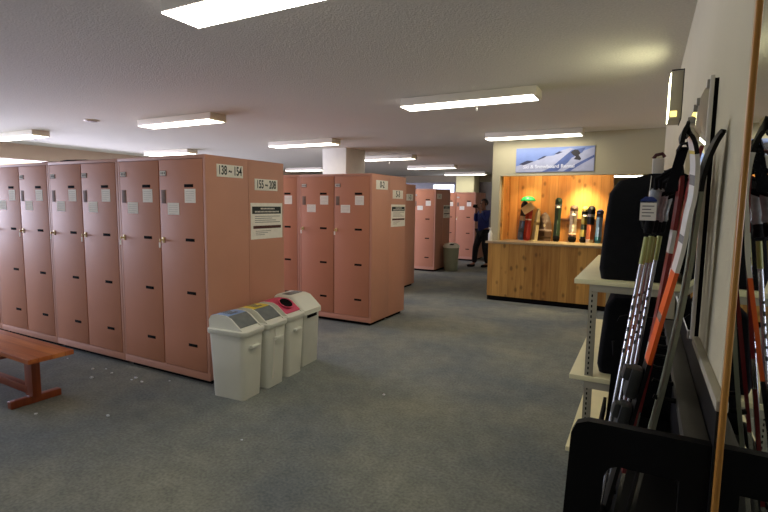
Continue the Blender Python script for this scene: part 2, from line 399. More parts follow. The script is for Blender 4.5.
def poster(cab, y0, y1, z0, z1):
    x = CW/2-.003; h = z1-z0; w_ = y1-y0
    p = MB().box((x, y0, z0), (x+.003, y1, z1)).build('notice_poster', M['paper'], cab, 0)
    MB().box((x+.002, y0+.04*w_, z1-.3*h), (x+.0045, y1-.05*w_, z1-.1*h)).build('dark_heading', M['ink'], p, 0)
    mb = MB()
    for k, (a, b) in enumerate(((.3, .75), (.12, .9))):
        zz = z1-(.155+k*.085)*h; n = int((b-a)*24)
        for i in range(n):
            ya = y0+(a+(b-a)*i/n)*w_; mb.box((x+.004, ya, zz-.022*h), (x+.0055, ya+.026*w_, zz+.018*h))
    mb.build('heading_text', M['paper'], p, 0)
    mb = MB()
    for k, b in enumerate((.92, .66, .78, .92)):
        zz = z1-(.37+k*.055)*h; mb.box((x+.002, y0+.12*w_, zz-.008*h), (x+.0036, y0+b*w_, zz+.008*h))
    for k in range(3):
        zz = z1-(.78+k*.05)*h; mb.box((x+.002, y0+.14*w_, zz-.006*h), (x+.0036, y0+(.62-.1*k)*w_, zz+.006*h))
    mb.build('small_print', M['greyink'], p, 0)
    MB().box((x+.002, y0+.07*w_, z1-.71*h), (x+.0045, y1-.05*w_, z1-.63*h)).build('maroon_band', M['maroon'], p, 0)
end_sign(CB, '138 ~ 154', .117, .415, 1.757, 1.862)
end_sign(BK, '155 ~ 208', .077, .388, 1.66, 1.764)
poster(BK, .022, .455, 1.212, 1.545)
end_sign(B1, '0-2', .1, .413, 1.737, 1.852)
end_sign(B2, '5-3', .074, .383, 1.628, 1.742)
poster(B2, .036, .463, 1.25, 1.55)
end_sign(E2, '1-3', .07, .36, 1.63, 1.75)
end_sign(C1, '1-1', .09, .38, 1.7, 1.82); poster(C2, .03, .46, 1.25, 1.56)
for k, (x, y, wd, d) in enumerate(((-5.05, 2.95, .2, .12), (-5.55, 2.98, .16, .1))):  # flat black lumps on the locker tops
    mb = MB(); n = 14
    mb.loft([[Vector((wd*q*math.cos(2*math.pi*i/n)*(1+.2*math.sin(3*i)), d*q*math.sin(2*math.pi*i/n)*(1+.15*math.cos(2*i)), z)) for i in range(n)] for q, z in ((1, 0), (1.02, .008), (.8, .017), (.3, .02))])
    tag(mb.build('lump', M['fabric'], None, 60, (x, y, CH)), ('small black cloth on top of the second locker cabinet from the corner' if k == 0 else 'small black cloth on top of the leftmost locker cabinet'), 'lump', 'black lumps on the locker tops')

# ------------------------------------------------------------------ recycling bins
def rr(x0, x1, y0, y1, r, z, n=5):
    pts = []
    for cx, cy, a in ((x1-r, y1-r, 0), (x0+r, y1-r, 90), (x0+r, y0+r, 180), (x1-r, y0+r, 270)):
        for k in range(n+1):
            t_ = R(a+90*k/n); pts.append(Vector((cx+r*math.cos(t_), cy+r*math.sin(t_), z)))
    return pts
def bin_body(t, tilt=False):
    """front faces +X; x is depth, y is width"""
    dx, dy = .175, .125
    mb = MB(); mb.loft([rr(-dx*.86, dx*.86, -dy*.86, dy*.86, .03, 0), rr(-dx*.87, dx*.87, -dy*.87, dy*.87, .032, .01), rr(-dx, dx, -dy, dy, .036, .5), rr(-dx, dx, -dy, dy, .036, .535)])
    mb.build('body', M['bin'], t)
    MB().loft([rr(-dx-.01, dx+.01, -dy-.01, dy+.01, .04, .515), rr(-dx-.016, dx+.016, -dy-.016, dy+.016, .045, .525), rr(-dx-.016, dx+.016, -dy-.016, dy+.016, .045, .552), rr(-dx-.008, dx+.008, -dy-.008, dy+.008, .04, .558)]).build('rim', M['bin'], t)
    MB().box((dx-.015, -.05, .41), (dx+.028, .05, .435), .008).build('front_grip', M['bin'], t)
def hood_profile(k):
    if k == 'low':   # rises gently then curves down at the front
        return [(-.17, .56), (-.17, .625), (-.15, .648), (-.02, .655), (.05, .64), (.11, .605), (.16, .565), (.165, .556)]
def make_bin(label, colour, opening, loc, rz=0):
    t = thing('recycling_bin', label, 'bin', loc, rz, 'recycling bins by the locker block'); bin_body(t)
    dy = .118
    # hood: two cheeks and a roof with a cut-out
    prof = [(-.168, .556), (-.172, .62), (-.15, .655), (-.1, .668), (.0, .665), (.05, .645), (.1, .605), (.145, .57), (.168, .556)]
    mb = MB(); mb.loft([[Vector((x, y, z)) for x, z in prof] for y in (-dy, -dy+.012)]); mb.loft([[Vector((x, y, z)) for x, z in prof] for y in (dy-.012, dy)])
    prof2 = [(-.166, .556), (-.168, .615), (-.148, .645), (-.1, .656), (.0, .652), (.045, .634), (.095, .595), (.14, .563), (.165, .55)]
    mb.loft([[Vector((x, y, z)) for x, z in prof2] for y in (-dy+.01, dy-.01)])
    mb.build('lid', M['bin'], t)
    if opening == 'hole':
        # coloured sheet over the whole top with a round hole
        top = [(-.15, .652), (-.1, .662), (.0, .659), (.047, .641), (.098, .6), (.135, .572)]
        mb = MB(); mb.loft([[Vector((x, y, z)) for y, z in ((-dy+.006, z0), (dy-.006, z0), (dy-.006, z0+.007), (-dy+.006, z0+.007))] for x, z0 in top]); mb.build('coloured_top', colour, t)
        m_ = Matrix.Translation((.055, 0, .643)) @ Matrix.Rotation(R(33), 4, 'Y')
        mb = MB(); mb.loft([[m_ @ Vector((.058*math.cos(a), .072*math.sin(a), z)) for a in [2*math.pi*i/24 for i in range(24)]] for z in (-.02, .008)]); mb.build('hole', M['dark'], t)
        mb = MB(); n = 28
        ring = lambda rr_, z: [m_ @ Vector((.058*rr_*math.cos(2*math.pi*i/n), .072*rr_*math.sin(2*math.pi*i/n), z)) for i in range(n)]
        mb.loft([ring(1.0, .006), ring(1.0, .012), ring(1.14, .012), ring(1.14, .004)], cap=False); mb.build('hole_ring', colour, t)
    else:
        top = [(-.15, .652), (-.1, .662), (-.03, .661), (.012, .655)]
        mb = MB(); mb.loft([[Vector((x, y, z)) for y, z in ((-dy+.013, z0), (dy-.013, z0), (dy-.013, z0+.005), (-dy+.013, z0+.005))] for x, z0 in top]); mb.build('coloured_top', colour, t)
        mb = MB()
        for k in range(5): mb.box((-.11+k*.022, -.05, .6665), (-.1+k*.022, .05-.012*(k % 3), .6685))
        mb.build('top_print', M['greyink'], t, 0)
        fl = [(.014, .657), (.048, .639), (.098, .6), (.128, .577)]
        mb = MB(); mb.loft([[Vector((x, y, z)) for y, z in ((-dy+.014, z0), (dy-.014, z0), (dy-.014, z0+.004), (-dy+.014, z0+.004))] for x, z0 in fl]); mb.build('clear_flap', M['smoke'], t)
    return t
bx = -2.815
rzb = R(4)
make_bin('cream bin with a pale blue lid top and clear flap, nearest of the row', M['blue'], 'flap', (-2.84, 2.83, 0), rzb)
b2 = make_bin('cream bin with a yellow lid top, second in the row of bins', M['yellow'], 'flap', (-2.85, 3.125, 0), rzb)
MB().tube([(.177, -.035, .53), (.181, -.038, .45), (.18, -.055, .38), (.174, -.058, .2), (.165, -.06, .08)], .0055, 6).build('cable_tie', M['cord'], b2)
make_bin('cream bin with a pink lid and a round hole, third in the row', M['pink'], 'hole', (-2.88, 3.42, 0), rzb)
# fourth bin: taller, hipped plain lid
t = thing('recycling_bin', 'plain pale grey bin with a sloping hipped lid, farthest in the row', 'bin', (-2.945, 3.735, 0), R(4), 'recycling bins by the locker block')
MB().loft([rr(-.15, .15, -.14, .14, .03, 0), rr(-.152, .152, -.142, .142, .03, .01), rr(-.172, .172, -.15, .15, .03, .53)]).build('body', M['binwear'], t)
MB().loft([rr(-.185, .19, -.16, .16, .03, .5), rr(-.185, .19, -.16, .16, .03, .545), rr(-.17, .08, -.145, .145, .03, .655), rr(-.15, .04, -.125, .125, .03, .675)]).build('lid', M['bin'], t)
MB().box((.165, -.075, .465), (.183, .075, .515), .004).build('dark_label', M['dark'], t)
MB().box((-.1, -.1, .672), (.0, .1, .679), .002).build('lid_panel', M['greyink'], t)
# lone round bin by the far lockers
t = thing('waste_bin', 'round grey green bin with a white swing lid beside the far locker block', 'bin', (-4.06, 11.05, 0))
MB().lathe([(.001, 0), (.155, 0), (.16, .015), (.19, .56), (.001, .56)]).build('body', mat('far_bin', (150, 156, 132), .5, var=.04), t)
MB().lathe([(.19, .55), (.2, .555), (.2, .59), (.16, .64), (.08, .665), (.001, .67)]).build('lid', M['bin'], t)
MB().box((.02, -.19, .625), (.11, -.06, .65), .01).build('lid_slot', M['dark'], t)

# ------------------------------------------------------------------ bench
t = thing('bench', 'varnished red brown wooden bench on trestle feet, in front of the lockers', 'bench', (-5.05, 1.955, 0), R(-1.2))
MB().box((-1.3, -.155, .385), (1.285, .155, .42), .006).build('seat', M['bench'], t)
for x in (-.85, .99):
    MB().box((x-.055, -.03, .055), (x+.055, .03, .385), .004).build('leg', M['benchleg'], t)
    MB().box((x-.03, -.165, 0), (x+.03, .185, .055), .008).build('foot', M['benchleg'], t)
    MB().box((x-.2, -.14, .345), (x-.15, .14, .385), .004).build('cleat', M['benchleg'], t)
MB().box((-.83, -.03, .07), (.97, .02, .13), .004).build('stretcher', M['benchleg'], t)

# ------------------------------------------------------------------ white scraps on the carpet
SC = [(-4.191, 2.459, .020, 'largest white scrap on the carpet between bench and lockers'), (-4.413, 2.603, .014, 'white scrap on the carpet straight behind the largest scrap'),
      (-4.306, 2.66, .010, 'tiny white scrap on the carpet close under the locker doors, beside a slightly larger scrap'), (-4.16, 2.62, .013, 'white scrap on the carpet under the second cabinet seam'),
      (-3.863, 2.649, .016, 'flat white scrap at the head of a cluster of three before the corner locker'), (-3.85, 2.6, .010, 'smallest white scrap of the cluster of three before the corner locker'),
      (-3.732, 2.613, .013, 'white scrap at the right of the cluster of three before the corner locker'), (-3.55, 2.745, .010, 'white scrap under the edge of the corner locker, nearest the bins'),
      (-4.92, 2.66, .010, 'white scrap on the carpet just past the bench end, by the lockers'), (-3.812, 1.822, .012, 'white scrap in front of the bench foot, at the shadow edge'),
      (-3.334, 2.057, .016, 'lone white scrap on the open carpet to the right of the bench foot'), (-2.239, 2.263, .008, 'tiny pale scrap on the carpet in front of the blue-lidded bin'),
      (-1.792, 3.399, .014, 'pale scrap alone in the middle of the open carpet')]
for x, y, r, lb in SC:
    mb = MB(); n = 9; ph = rnd.random()*6
    f = [1+.35*rnd.uniform(-1, 1) for _ in range(n)]
    mb.loft([[Vector((r*q*f[i]*math.cos(ph+2*math.pi*i/n), r*q*f[i]*.8*math.sin(ph+2*math.pi*i/n), z*r+(.12*r*math.sin(i*2.3) if z > .1 else 0))) for i in range(n)] for q, z in ((.9, 0), (1, .25), (.75, .55), (.25, .7))])
    tag(mb.build('paper_scrap', M['scrap'], None, 60, (x, y, 0)), lb, 'scrap', 'white scraps on the carpet')

# ------------------------------------------------------------------ ski counter
t = thing('service_counter', 'knotty pine service counter under the ski poster', 'counter', (-1.13, 7.87, 0))
MB().box((-1.12, 0, .08), (1.14, .125, .945)).build('front_panel', M['pine'], t)
MB().box((-1.12, .03, 0), (1.14, .125, .08)).build('toe_kick', M['dark'], t)
MB().box((-1.16, -.04, .945), (1.15, .128, .98), .005).box((-.99, .126, .945), (1.14, .64, .98), .003).build('countertop', M['counter'], t)
# poster over the opening: a ski slope picture
t = thing('poster', 'wide ski poster with a rider on a snowy slope, above the service opening', 'poster', (-1.3, YW, 2.275))
sky = mat('print_sky', (108, 128, 180), .45, var=.1, scale=4); snow = mat('print_snow', (156, 160, 184), .45, var=.08, scale=10)
shade = mat('print_shade', (72, 88, 138), .45, var=.15, scale=12); rock = mat('print_rock', (42, 46, 72), .5, var=.3, scale=30); rider = mat('print_rider', (34, 32, 38), .5, var=.2)
pw, ph = .58, .188
MB().box((-pw, -.012, -ph), (pw, 0, ph), .001).build('print', sky, t)
def flat(name, poly, m, d): 
    return MB().prism([(max(-1, min(1, x))*(pw-.004), max(-1, min(1, z))*(ph-.004)) for x, z in poly], .0008, Matrix.Translation((0, -.0125-d, 0))).build(name, m, t, 0)
flat('snow_slope', [(-1, -1), (1, -1), (1, .95), (.7, .6), (.4, .9), (.2, .75), (.0, .35), (-.3, .25), (-.5, -.1), (-.75, -.25), (-1, -.5)], snow, .0006)
flat('shaded_slope', [(-.3, -1), (-.05, -.62), (.3, .35), (.45, .75), (.78, .9), (.7, .5), (.45, .1), (.35, -.3), (.1, -.95)], shade, .0012)
flat('shaded_slope', [(.25, -1), (.6, -.35), (1, .3), (1, .1), (.7, -.42), (.42, -1)], shade, .0012)
flat('rock_ridge', [(-.92, -.32), (-.7, -.02), (-.52, -.08), (-.62, -.22), (-.8, -.42)], rock, .0018)
flat('rock_ridge', [(-.45, .0), (-.28, .3), (-.18, .34), (-.26, .16), (-.38, .02)], rock, .0018)
flat('rock_ridge', [(-.0, .42), (.12, .66), (.22, .6), (.1, .45)], rock, .0018)
flat('rider_figure', [(.42, .55), (.5, .75), (.6, .72), (.66, .45), (.62, .3), (.68, .02), (.66, -.12), (.5, -.02), (.55, .18), (.48, .32), (.44, .5), (.47, .3)], rider, .0024)
text('Ski & Snowboard Rental', .075, mat('print_white', (206, 208, 220), .5, var=0), t, (-.08, -.0165, -.105), (R(90), 0, 0), xs=1.05)

def slab(name, prof, bands, thick, label, cat, loc, rx=0, ry=0, group='skis and boards on the counter display', curl=.0):
    """an upright ski or board: prof = [(z, halfwidth)], bands = [(upto_z, material)]; faces -Y; the base edge sits at the origin"""
    mb = MB(); zs = []
    for (z0, w0), (z1, w1) in zip(prof, prof[1:]):
        n = max(1, int((z1-z0)/.02))
        for k in range(n): zs.append((z0+(z1-z0)*k/n, w0+(w1-w0)*k/n))
    zs.append(prof[-1]); H = zs[-1][0]
    for (z0, w0), (z1, w1) in zip(zs, zs[1:]):
        m = next(q for zz, q in bands if (z0+z1)/2 <= zz)
        yo = lambda z: -curl*max(0, (z-.8*H)/(.2*H))**2 if curl else 0
        mb.loft([[Vector((-w_, yo(z), z)), Vector((w_, yo(z), z)), Vector((w_, yo(z)+thick, z)), Vector((-w_, yo(z)+thick, z))] for z, w_ in ((z0, w0), (z1, w1))], m, cap=True)
    bmesh.ops.remove_doubles(mb.bm, verts=mb.bm.verts, dist=.0002)
    o = mb.build(name, None, None, 30, loc); o.rotation_euler = (rx, ry, 0)
    return tag(o, label, cat, group)
def skiprof(h, w_, tip=.07): 
    p = [(0, w_*.55), (.02, w_*.9), (.06, w_)]
    p += [(h*.5, w_*.86), (h-tip, w_)]
    p += [(h-tip+tip*math.sin(R(a)), w_*math.cos(R(a))+.001) for a in (20, 40, 60, 75, 88)]
    return p
c_ = lambda n, c, r=.35: mat(n, c, r, var=.08, scale=14)
navy, redp, skyb, cream, dgrn, pinkw, patt, orange, brownb, cyan, silver = (c_('ski_navy', (36, 42, 84)), c_('ski_red', (170, 52, 44)), c_('ski_sky', (120, 150, 200)),
    c_('ski_cream', (222, 200, 150)), c_('ski_green', (46, 62, 46)), c_('ski_pale', (226, 206, 180)), c_('ski_lime', (196, 178, 90)), c_('ski_orange', (176, 92, 48)), c_('board_brown', (98, 76, 62)), c_('ski_blue', (62, 122, 150)), mat('pole_silver', (176, 178, 182), .25, .75, var=.08))
ZT = .98; BLK = M['black']; YD_ = 8.4; LEAN = R(-3)
slab('ski', skiprof(.66, .058), [(.33, skyb), (.4, M['paper']), (.7, navy)], .014, 'short navy and pale blue ski standing leftmost on the counter display', 'ski', (-1.85, YD_, ZT), LEAN, R(4))
slab('ski', skiprof(.6, .058), [(.34, redp), (.37, M['paper']), (.64, redp)], .014, 'short red ski leaning beside the navy one, under the tan card', 'ski', (-1.745, YD_-.05, ZT), LEAN, R(3))
slab('snowboard', [(0, .05), (.3, .047), (.45, .04), (.54, .02)], [(.6, cream)], .014, 'narrow cream board edge between the red ski and the brown snowboard', 'snowboard', (-1.62, YD_-.02, ZT), LEAN, R(5))
o = slab('snowboard', [(0, .1), (.02, .112), (.2, .118), (.32, .105), (.4, .075), (.45, .045), (.475, .01)], [(.6, brownb)], .014, 'brown round-nosed snowboard, widest board on the counter display', 'snowboard', (-1.47, YD_, ZT), LEAN)
MB().lathe([(.001, 0), (.014, 0), (.014, .002), (.001, .002)], n=14).build('emblem', cream, o).matrix_local = Matrix.Translation((0, -.001, .26)) @ Matrix.Rotation(R(90), 4, 'X') @ Matrix.Scale(1.8, 4, (0, 1, 0))
def bands_ski(x, h, w_, bands, label, ry=0, bind=True, dy=0):
    o = slab('ski', skiprof(h, w_, .05), bands, .014, label, 'ski', (x, YD_+dy, ZT), LEAN, ry)
    if bind:
        MB().box((-w_*.7, -.02, .05), (w_*.7, 0, .1), .006).build('binding', BLK, o)
        MB().box((-w_*.5, -.012, h-.17), (w_*.5, 0, h-.14), .004).build('tip_badge', M['paper'], o)
    return o
bands_ski(-1.275, .72, .055, [(.08, BLK), (.55, dgrn), (.6, silver), (.8, dgrn)], 'tallest dark green ski near the middle of the counter display', R(1))
bands_ski(-1.03, .6, .062, [(.07, BLK), (.16, c_('ski_tan', (150, 110, 84))), (.5, pinkw), (.7, brownb)], 'pale pink ski with a dark round tip, first right of the green ski', R(1))
bands_ski(-.87, .59, .05, [(.07, BLK), (.2, patt), (.3, dgrn), (.43, patt), (.5, BLK), (.7, patt)], 'lime patterned ski with dark streaks between the pale and the orange skis', R(2))
bands_ski(-.765, .59, .058, [(.06, pinkw), (.3, orange), (.42, BLK), (.45, silver), (.7, BLK)], 'orange and black ski second from the right end of the display', R(1), False, -.03)
bands_ski(-.648, .54, .052, [(.1, cyan), (.42, skyb), (.7, navy)], 'blue ski with a navy tip beside the black bag outline', R(2), False)
t = thing('display_rail', 'brown rail across the pine boards behind the displayed skis', 'rail', (-.97, 8.5, 1.345))
MB().box((-.27, -.04, -.018), (.27, .018, .018), .004).build('bar', c_('rail_brown', (92, 58, 40)), t)
o = tag(MB().box((-.1, 0, -.065), (.1, .003, .065)).build('price_card', mat('tan_card', (216, 178, 132), .8, var=.05), None, 0, (-1.74, 8.36, 1.52)), 'tan card hung across the navy and red skis', 'card'); o.rotation_euler = (0, R(-35), 0)
t = thing('cap', 'bright green rounded cap perched on top of the navy ski', 'cap', (-1.735, 8.34, 1.635))
gm = mat('green_shell', (40, 176, 96), .25, var=.05)
MB().lathe([(.001, .085), (.04, .083), (.08, .07), (.11, .04), (.122, .012), (.115, .0), (.001, .0)]).build('shell', gm, t)
t = thing('spray_bottle', 'small white bottle at the left end of the counter', 'bottle', (-2.235, 7.92, ZT))
MB().lathe([(.001, 0), (.032, .002), (.034, .02), (.034, .12), (.018, .15), (.012, .155), (.001, .155)], n=18).build('body', M['white'], t)
MB().lathe([(.013, .15), (.016, .152), (.016, .18), (.006, .185), (.006, .205), (.001, .205)], n=14).box((-.035, -.007, .2), (.012, .007, .214), .003).build('pump', M['white'], t)
t = thing('ceiling_light', 'short fluorescent light in the back room, above the black bag', 'ceiling light', (-.2, 9.6, 2.085))
MB().box((-.38, -.06, .02), (.38, .06, ZC-2.085)).build('housing', M['wallgreen'], t)
MB().box((-.37, -.055, 0), (.37, .055, .02), .004).build('diffuser', M['diffuser'], t)

# ------------------------------------------------------------------ shelving unit by the right wall, and the bags on it
t = thing('shelving_unit', 'beige metal shelving unit against the right wall', 'shelf', (0, 2.95, 0))
for z in (.142, .582, 1.14):
    MB().box((-.335, -.015, z-.028), (.165, 1.6, z), .004).build('shelf_board', M['shelf'], t)
for x, y in ((-.255, 0), (.12, 0), (-.255, 1.54), (.12, 1.54)):
    p_ = MB().box((x, y, 0), (x+.044, y+.004, 1.112), .001).box((x, y, 0), (x+.004, y+.04, 1.112), .001).build('upright', M['shelfpost'], t)
    if y == 0 and x < 0:
        mb = MB()
        for k in range(36): mb.box((x+.014, -.0012, .05+k*.03), (x+.021, .0005, .065+k*.03), 0)
        mb.build('slots', M['dark'], p_, 0)
for z in (1.072, .51):
    MB().box((-.251, -.006, z), (.16, .012, z+.042), .002).build('end_beam', M['shelfpost'], t)
def bag(name, label, x0, x1, y0, y1, z0, z1, sl, sr, rise, loc):
    """soft bag: rings going up with slumping, rounded section"""
    rings = []
    n = 9
    for k in range(n+1):
        f = k/n; q = f**1.5
        a = x0+sl*q; b = x1-sr*q; inset = .0 if k else .012
        e = (max(0, f-.86)/.14)**2*.035
        pts = rr(a+inset+e, b-inset-e, y0+inset+e, y1-inset-e, .035, z0+(z1-z0)*f, 6)
        for p in pts:
            p.z += rise*f*(p.x-x0)/(x1-x0) + .006*math.sin(p.x*40+p.y*23)*f
            p.y += .01*math.sin(p.z*19+p.x*15)
        rings.append(pts)
    mb = MB(); mb.loft(rings); return mb.build(name, M['fabric'], loc, 70)
t = thing('bag', 'large black fabric bag standing on the top shelf', 'bag', (0, 0, 0), group=None)
t.location = (-.02, 3.25, 1.14)
bag('body', '', -.195, .175, -.26, .4, 0, .53, .035, .0, .1, t)
MB().tube([(.0, -.262, .36), (.01, -.275, .3), (.06, -.282, .26), (.11, -.275, .3), (.12, -.262, .36)], .008, 8).build('handle', M['black'], t)
t = thing('bag', 'slumped dark bag on the middle shelf, behind the shelf upright', 'bag', (-.02, 3.3, .582))
bag('body', '', -.18, .17, -.26, .4, 0, .44, .03, .0, .02, t)
MB().tube([(-.1, -.262, .2), (-.09, -.275, .12), (-.02, -.28, .09), (.05, -.275, .12), (.06, -.262, .2)], .008, 8).build('handle', M['black'], t)

# ------------------------------------------------------------------ ski rack
t = thing('ski_rack', 'black steel ski rack along the right wall, in the foreground', 'rack', (0, 0, 0))
t.location = (.02, 2.08, 0)
def frame(y, xl, parent, solid=False):
    """closed plate frame with a rounded top corner; legs splay to the left"""
    yl = y-2.08; o = -.02
    zt = .985; xr = .172
    out = [(xl-.04, 0), (xl, zt-.04), (xl+.012, zt-.012), (xl+.04, zt), (xr, zt), (xr, 0)]
    if solid: return MB().prism([(x+o, z) for x, z in out], .03, Matrix.Translation((0, yl, 0))).build('end_frame', M['blackmetal'], parent, 30)
    inn = [(xl+.05, 0), (xl+.085, zt-.14), (xl+.095, zt-.115), (xl+.115, zt-.105), (xr-.06, zt-.105), (xr-.06, 0)]
    mb = MB(); th = .03
    A = [[mb.bm.verts.new((x+o, yl+dy, z)) for x, z in P_] for P_ in (out, inn) for dy in (0, th)]
    of, ob, jf, jb = A; n = len(out)
    for i in range(n-1):
        for q in ((of[i], of[i+1], jf[i+1], jf[i]), (ob[i], jb[i], jb[i+1], ob[i+1]), (of[i], ob[i], ob[i+1], of[i+1]), (jf[i], jf[i+1], jb[i+1], jb[i])): mb.bm.faces.new(q)
    mb.bm.faces.new((of[0], jf[0], jb[0], ob[0])); mb.bm.faces.new((of[-1], ob[-1], jb[-1], jf[-1]))
    r = bmesh.ops.bevel(mb.bm, geom=[e for e in mb.bm.edges if e.calc_face_angle(0) > 1 and abs(e.verts[0].co.y-e.verts[1].co.y) < .001], offset=.003, segments=2, affect='EDGES')
    return mb.build('end_frame', M['blackmetal'], parent)
frame(1.335, -.14, t); frame(2.8, -.1, t, True)
MB().box((.095, -.715, .945), (.15, .72, .985), .003).build('wall_rail', M['railgrey'], t)
MB().box((-.14, -.715, .44), (.15, .72, .46), .003).build('tray', M['blackmetal'], t)
MB().box((-.16, -.715, .46), (-.145, .72, .53), .003).build('tray_lip', M['blackmetal'], t)
MB().box((-.185, -.715, .06), (-.165, .72, .1), .003).build('low_bar', M['blackmetal'], t)
MB().box((.152, -.76, .0), (.157, .8, 1.08)).build('back_panel', M['black'], t)
for k in range(7):
    y = -.4+k*.165
    MB().tube([(.1, y, .96), (.05, y, .96), (.035, y, .965)], .008, 8).build('peg', M['black'], t)

def sweep(pts, w_, th, face, bands, name, parent):
    """flat ski blade along pts; FACE is the direction its top sheet looks; bands = [(fraction of length, top, edge)]"""
    P_ = [Vector(p) for p in pts]
    # resample with a Catmull-Rom spline
    Q = []
    for i in range(len(P_)-1):
        a, b, c, d = P_[max(i-1, 0)], P_[i], P_[i+1], P_[min(i+2, len(P_)-1)]
        for k in range(5):
            u = k/5; Q.append(.5*((2*b)+(c-a)*u+(2*a-5*b+4*c-d)*u*u+(3*b-a-3*c+d)*u**3))
    Q.append(P_[-1]); L = [0]
    for a, b in zip(Q, Q[1:]): L.append(L[-1]+(b-a).length)
    T = L[-1]; F = Vector(face).normalized(); mb = MB(); rings = []
    for i, p in enumerate(Q):
        d = (Q[min(i+1, len(Q)-1)]-Q[max(i-1, 0)]).normalized()
        W = d.cross(F)
        if W.length < .2: W = W0
        W.normalize(); W0 = W; N = W.cross(d).normalized()
        f = L[i]/T; tip = min(1, math.sqrt(max(.02, L[i]/.09))) if L[i] < .09 else 1
        wd = w_*(.5+.14*abs(2*f-1)**2)*tip
        rings.append([p-W*wd-N*th/2, p+W*wd-N*th/2, p+W*wd+N*th/2, p-W*wd+N*th/2])
    R_ = [[mb.bm.verts.new(q) for q in r] for r in rings]
    for i in range(len(R_)-1):
        f = (L[i]+L[i+1])/2/T; top, base, edge = next(b[1:] for b in bands if f <= b[0])
        for j in range(4):
            fc = mb.bm.faces.new((R_[i][j], R_[i][(j+1) % 4], R_[i+1][(j+1) % 4], R_[i+1][j]))
            fc.material_index = mb.mi((base, edge, top, edge)[j])
    for r, fl in ((R_[0], 1), (R_[-1], 0)):
        fc = mb.bm.faces.new(r if not fl else r[::-1]); fc.material_index = mb.mi(bands[0 if fl else -1][3])
    return mb.build(name, None, parent, 40), Q
SKW = c_('ski_white', (216, 214, 206), .3); SKO = c_('ski_bright_orange', (232, 96, 24), .35); SKG = c_('ski_base_grey', (142, 146, 128), .4)
SKR = c_('ski_dark_red', (128, 26, 30), .3); EDGE = mat('steel_edge', (176, 176, 170), .25, 1, var=.05)
def ext(pts, z):   # carry the lower end straight on down to height z
    a, b = Vector(pts[-2]), Vector(pts[-1]); k = (z-b.z)/(b.z-a.z); return list(pts)+[tuple(b+(b-a)*k)]
def rel(pts, c): return [tuple(Vector(p)-Vector(c)) for p in pts]
def ski(pts, c, label, bands, w_, face, bind=None, grp='skis leaning in the rack'):
    t = thing('ski', label, 'ski', c, 0, grp)
    o, Q = sweep(rel(pts, c), w_, .011, face, bands, 'blade', t)
    F = Vector(face).normalized()
    for k, (f, ln) in enumerate(bind or ()):
        LL_ = [0]
        for a, b in zip(Q, Q[1:]): LL_.append(LL_[-1]+(b-a).length)
        i = min(range(1, len(Q)-1), key=lambda j: abs(LL_[j]/LL_[-1]-f)); p = Q[i]; d = (Q[i-1]-Q[i+1]).normalized(); Wv = d.cross(F).normalized(); N = Wv.cross(d)
        if N.dot(F) < 0: N = -N
        m_ = Matrix((Wv, d, N)).transposed().to_4x4(); m_.translation = p+N*.024
        b = MB().obox(m_, (.06, ln, .036), .014); m2 = m_.copy(); m2.translation = p+N*.045+d*(ln*.25)
        b.obox(m2, (.045, ln*.45, .03), .012); b.build('toe_piece' if k == 0 else 'heel_piece', mat('binding_grey', (52, 54, 52), .4, var=.1), t)
    return t
ptsA = ext([(0.075, 1.56, 1.717), (0.076, 1.568, 1.742), (0.085, 1.575, 1.753), (0.096, 1.583, 1.737), (0.106, 1.591, 1.7), (0.112, 1.598, 1.647), (0.112, 1.606, 1.579), (0.105, 1.614, 1.524), (0.095, 1.622, 1.424), (0.077, 1.629, 1.32), (0.057, 1.637, 1.213), (0.039, 1.645, 1.111), (0.005, 1.652, 0.925), (-0.039, 1.66, 0.687)], .475)
ptsB = ext([(0.172, 1.6, 1.748), (0.168, 1.607, 1.746), (0.157, 1.615, 1.725), (0.142, 1.622, 1.683), (0.132, 1.629, 1.629), (0.129, 1.636, 1.58), (0.125, 1.644, 1.495), (0.121, 1.651, 1.394), (0.111, 1.658, 1.275), (0.097, 1.665, 1.151), (0.076, 1.673, 0.99), (0.035, 1.68, 0.717)], .475)
ptsR1 = ext([(0.075, 1.75, 1.718), (0.083, 1.75, 1.673), (0.088, 1.75, 1.613), (0.084, 1.75, 1.537), (0.075, 1.75, 1.429), (0.062, 1.75, 1.302), (0.048, 1.75, 1.172), (0.029, 1.75, 1.021)], .475)
ptsR2 = ext([(0.144, 1.85, 1.738), (0.134, 1.846, 1.707), (0.124, 1.843, 1.647), (0.114, 1.84, 1.553), (0.102, 1.837, 1.442), (0.079, 1.834, 1.279), (0.055, 1.83, 1.112)], .475)
FA = (-1, -.13, .1)
ski(ptsA, (-.08, 1.66, .47), 'white and orange ski with a black-edged curled tip, leaning in the rack',
    [(.035, BLK, BLK, BLK), (.075, SKW, BLK, BLK), (.085, c_('ski_mark_yellow', (200, 180, 60)), BLK, BLK), (.13, SKW, BLK, SKW), (.145, M['greyink'], BLK, SKW), (.26, SKW, BLK, SKW), (.27, M['greyink'], BLK, SKW), (.325, SKW, BLK, SKW), (.43, SKO, BLK, SKO), (.445, M['plate'], BLK, SKO), (.535, SKO, BLK, SKO), (1, BLK, BLK, BLK)], .06, FA, ((.585, .1), (.68, .11)))
ski(ptsB, (.0, 1.69, .47), 'grey ski with a black tip bent against the wall, turned base outwards',
    [(.13, BLK, BLK, BLK), (.72, SKG, SKG, SKG), (1, BLK, BLK, EDGE)], .046, FA)
ski(ptsR1, (-.04, 1.75, .47), 'dark red ski with a black tip behind the white and orange one',
    [(.06, BLK, BLK, BLK), (.2, SKR, BLK, SKR), (.26, SKW, BLK, SKW), (.5, SKR, BLK, SKR), (.56, SKW, BLK, EDGE), (.8, SKR, BLK, SKR), (1, BLK, BLK, EDGE)], .052, (-1, -.1, .1))
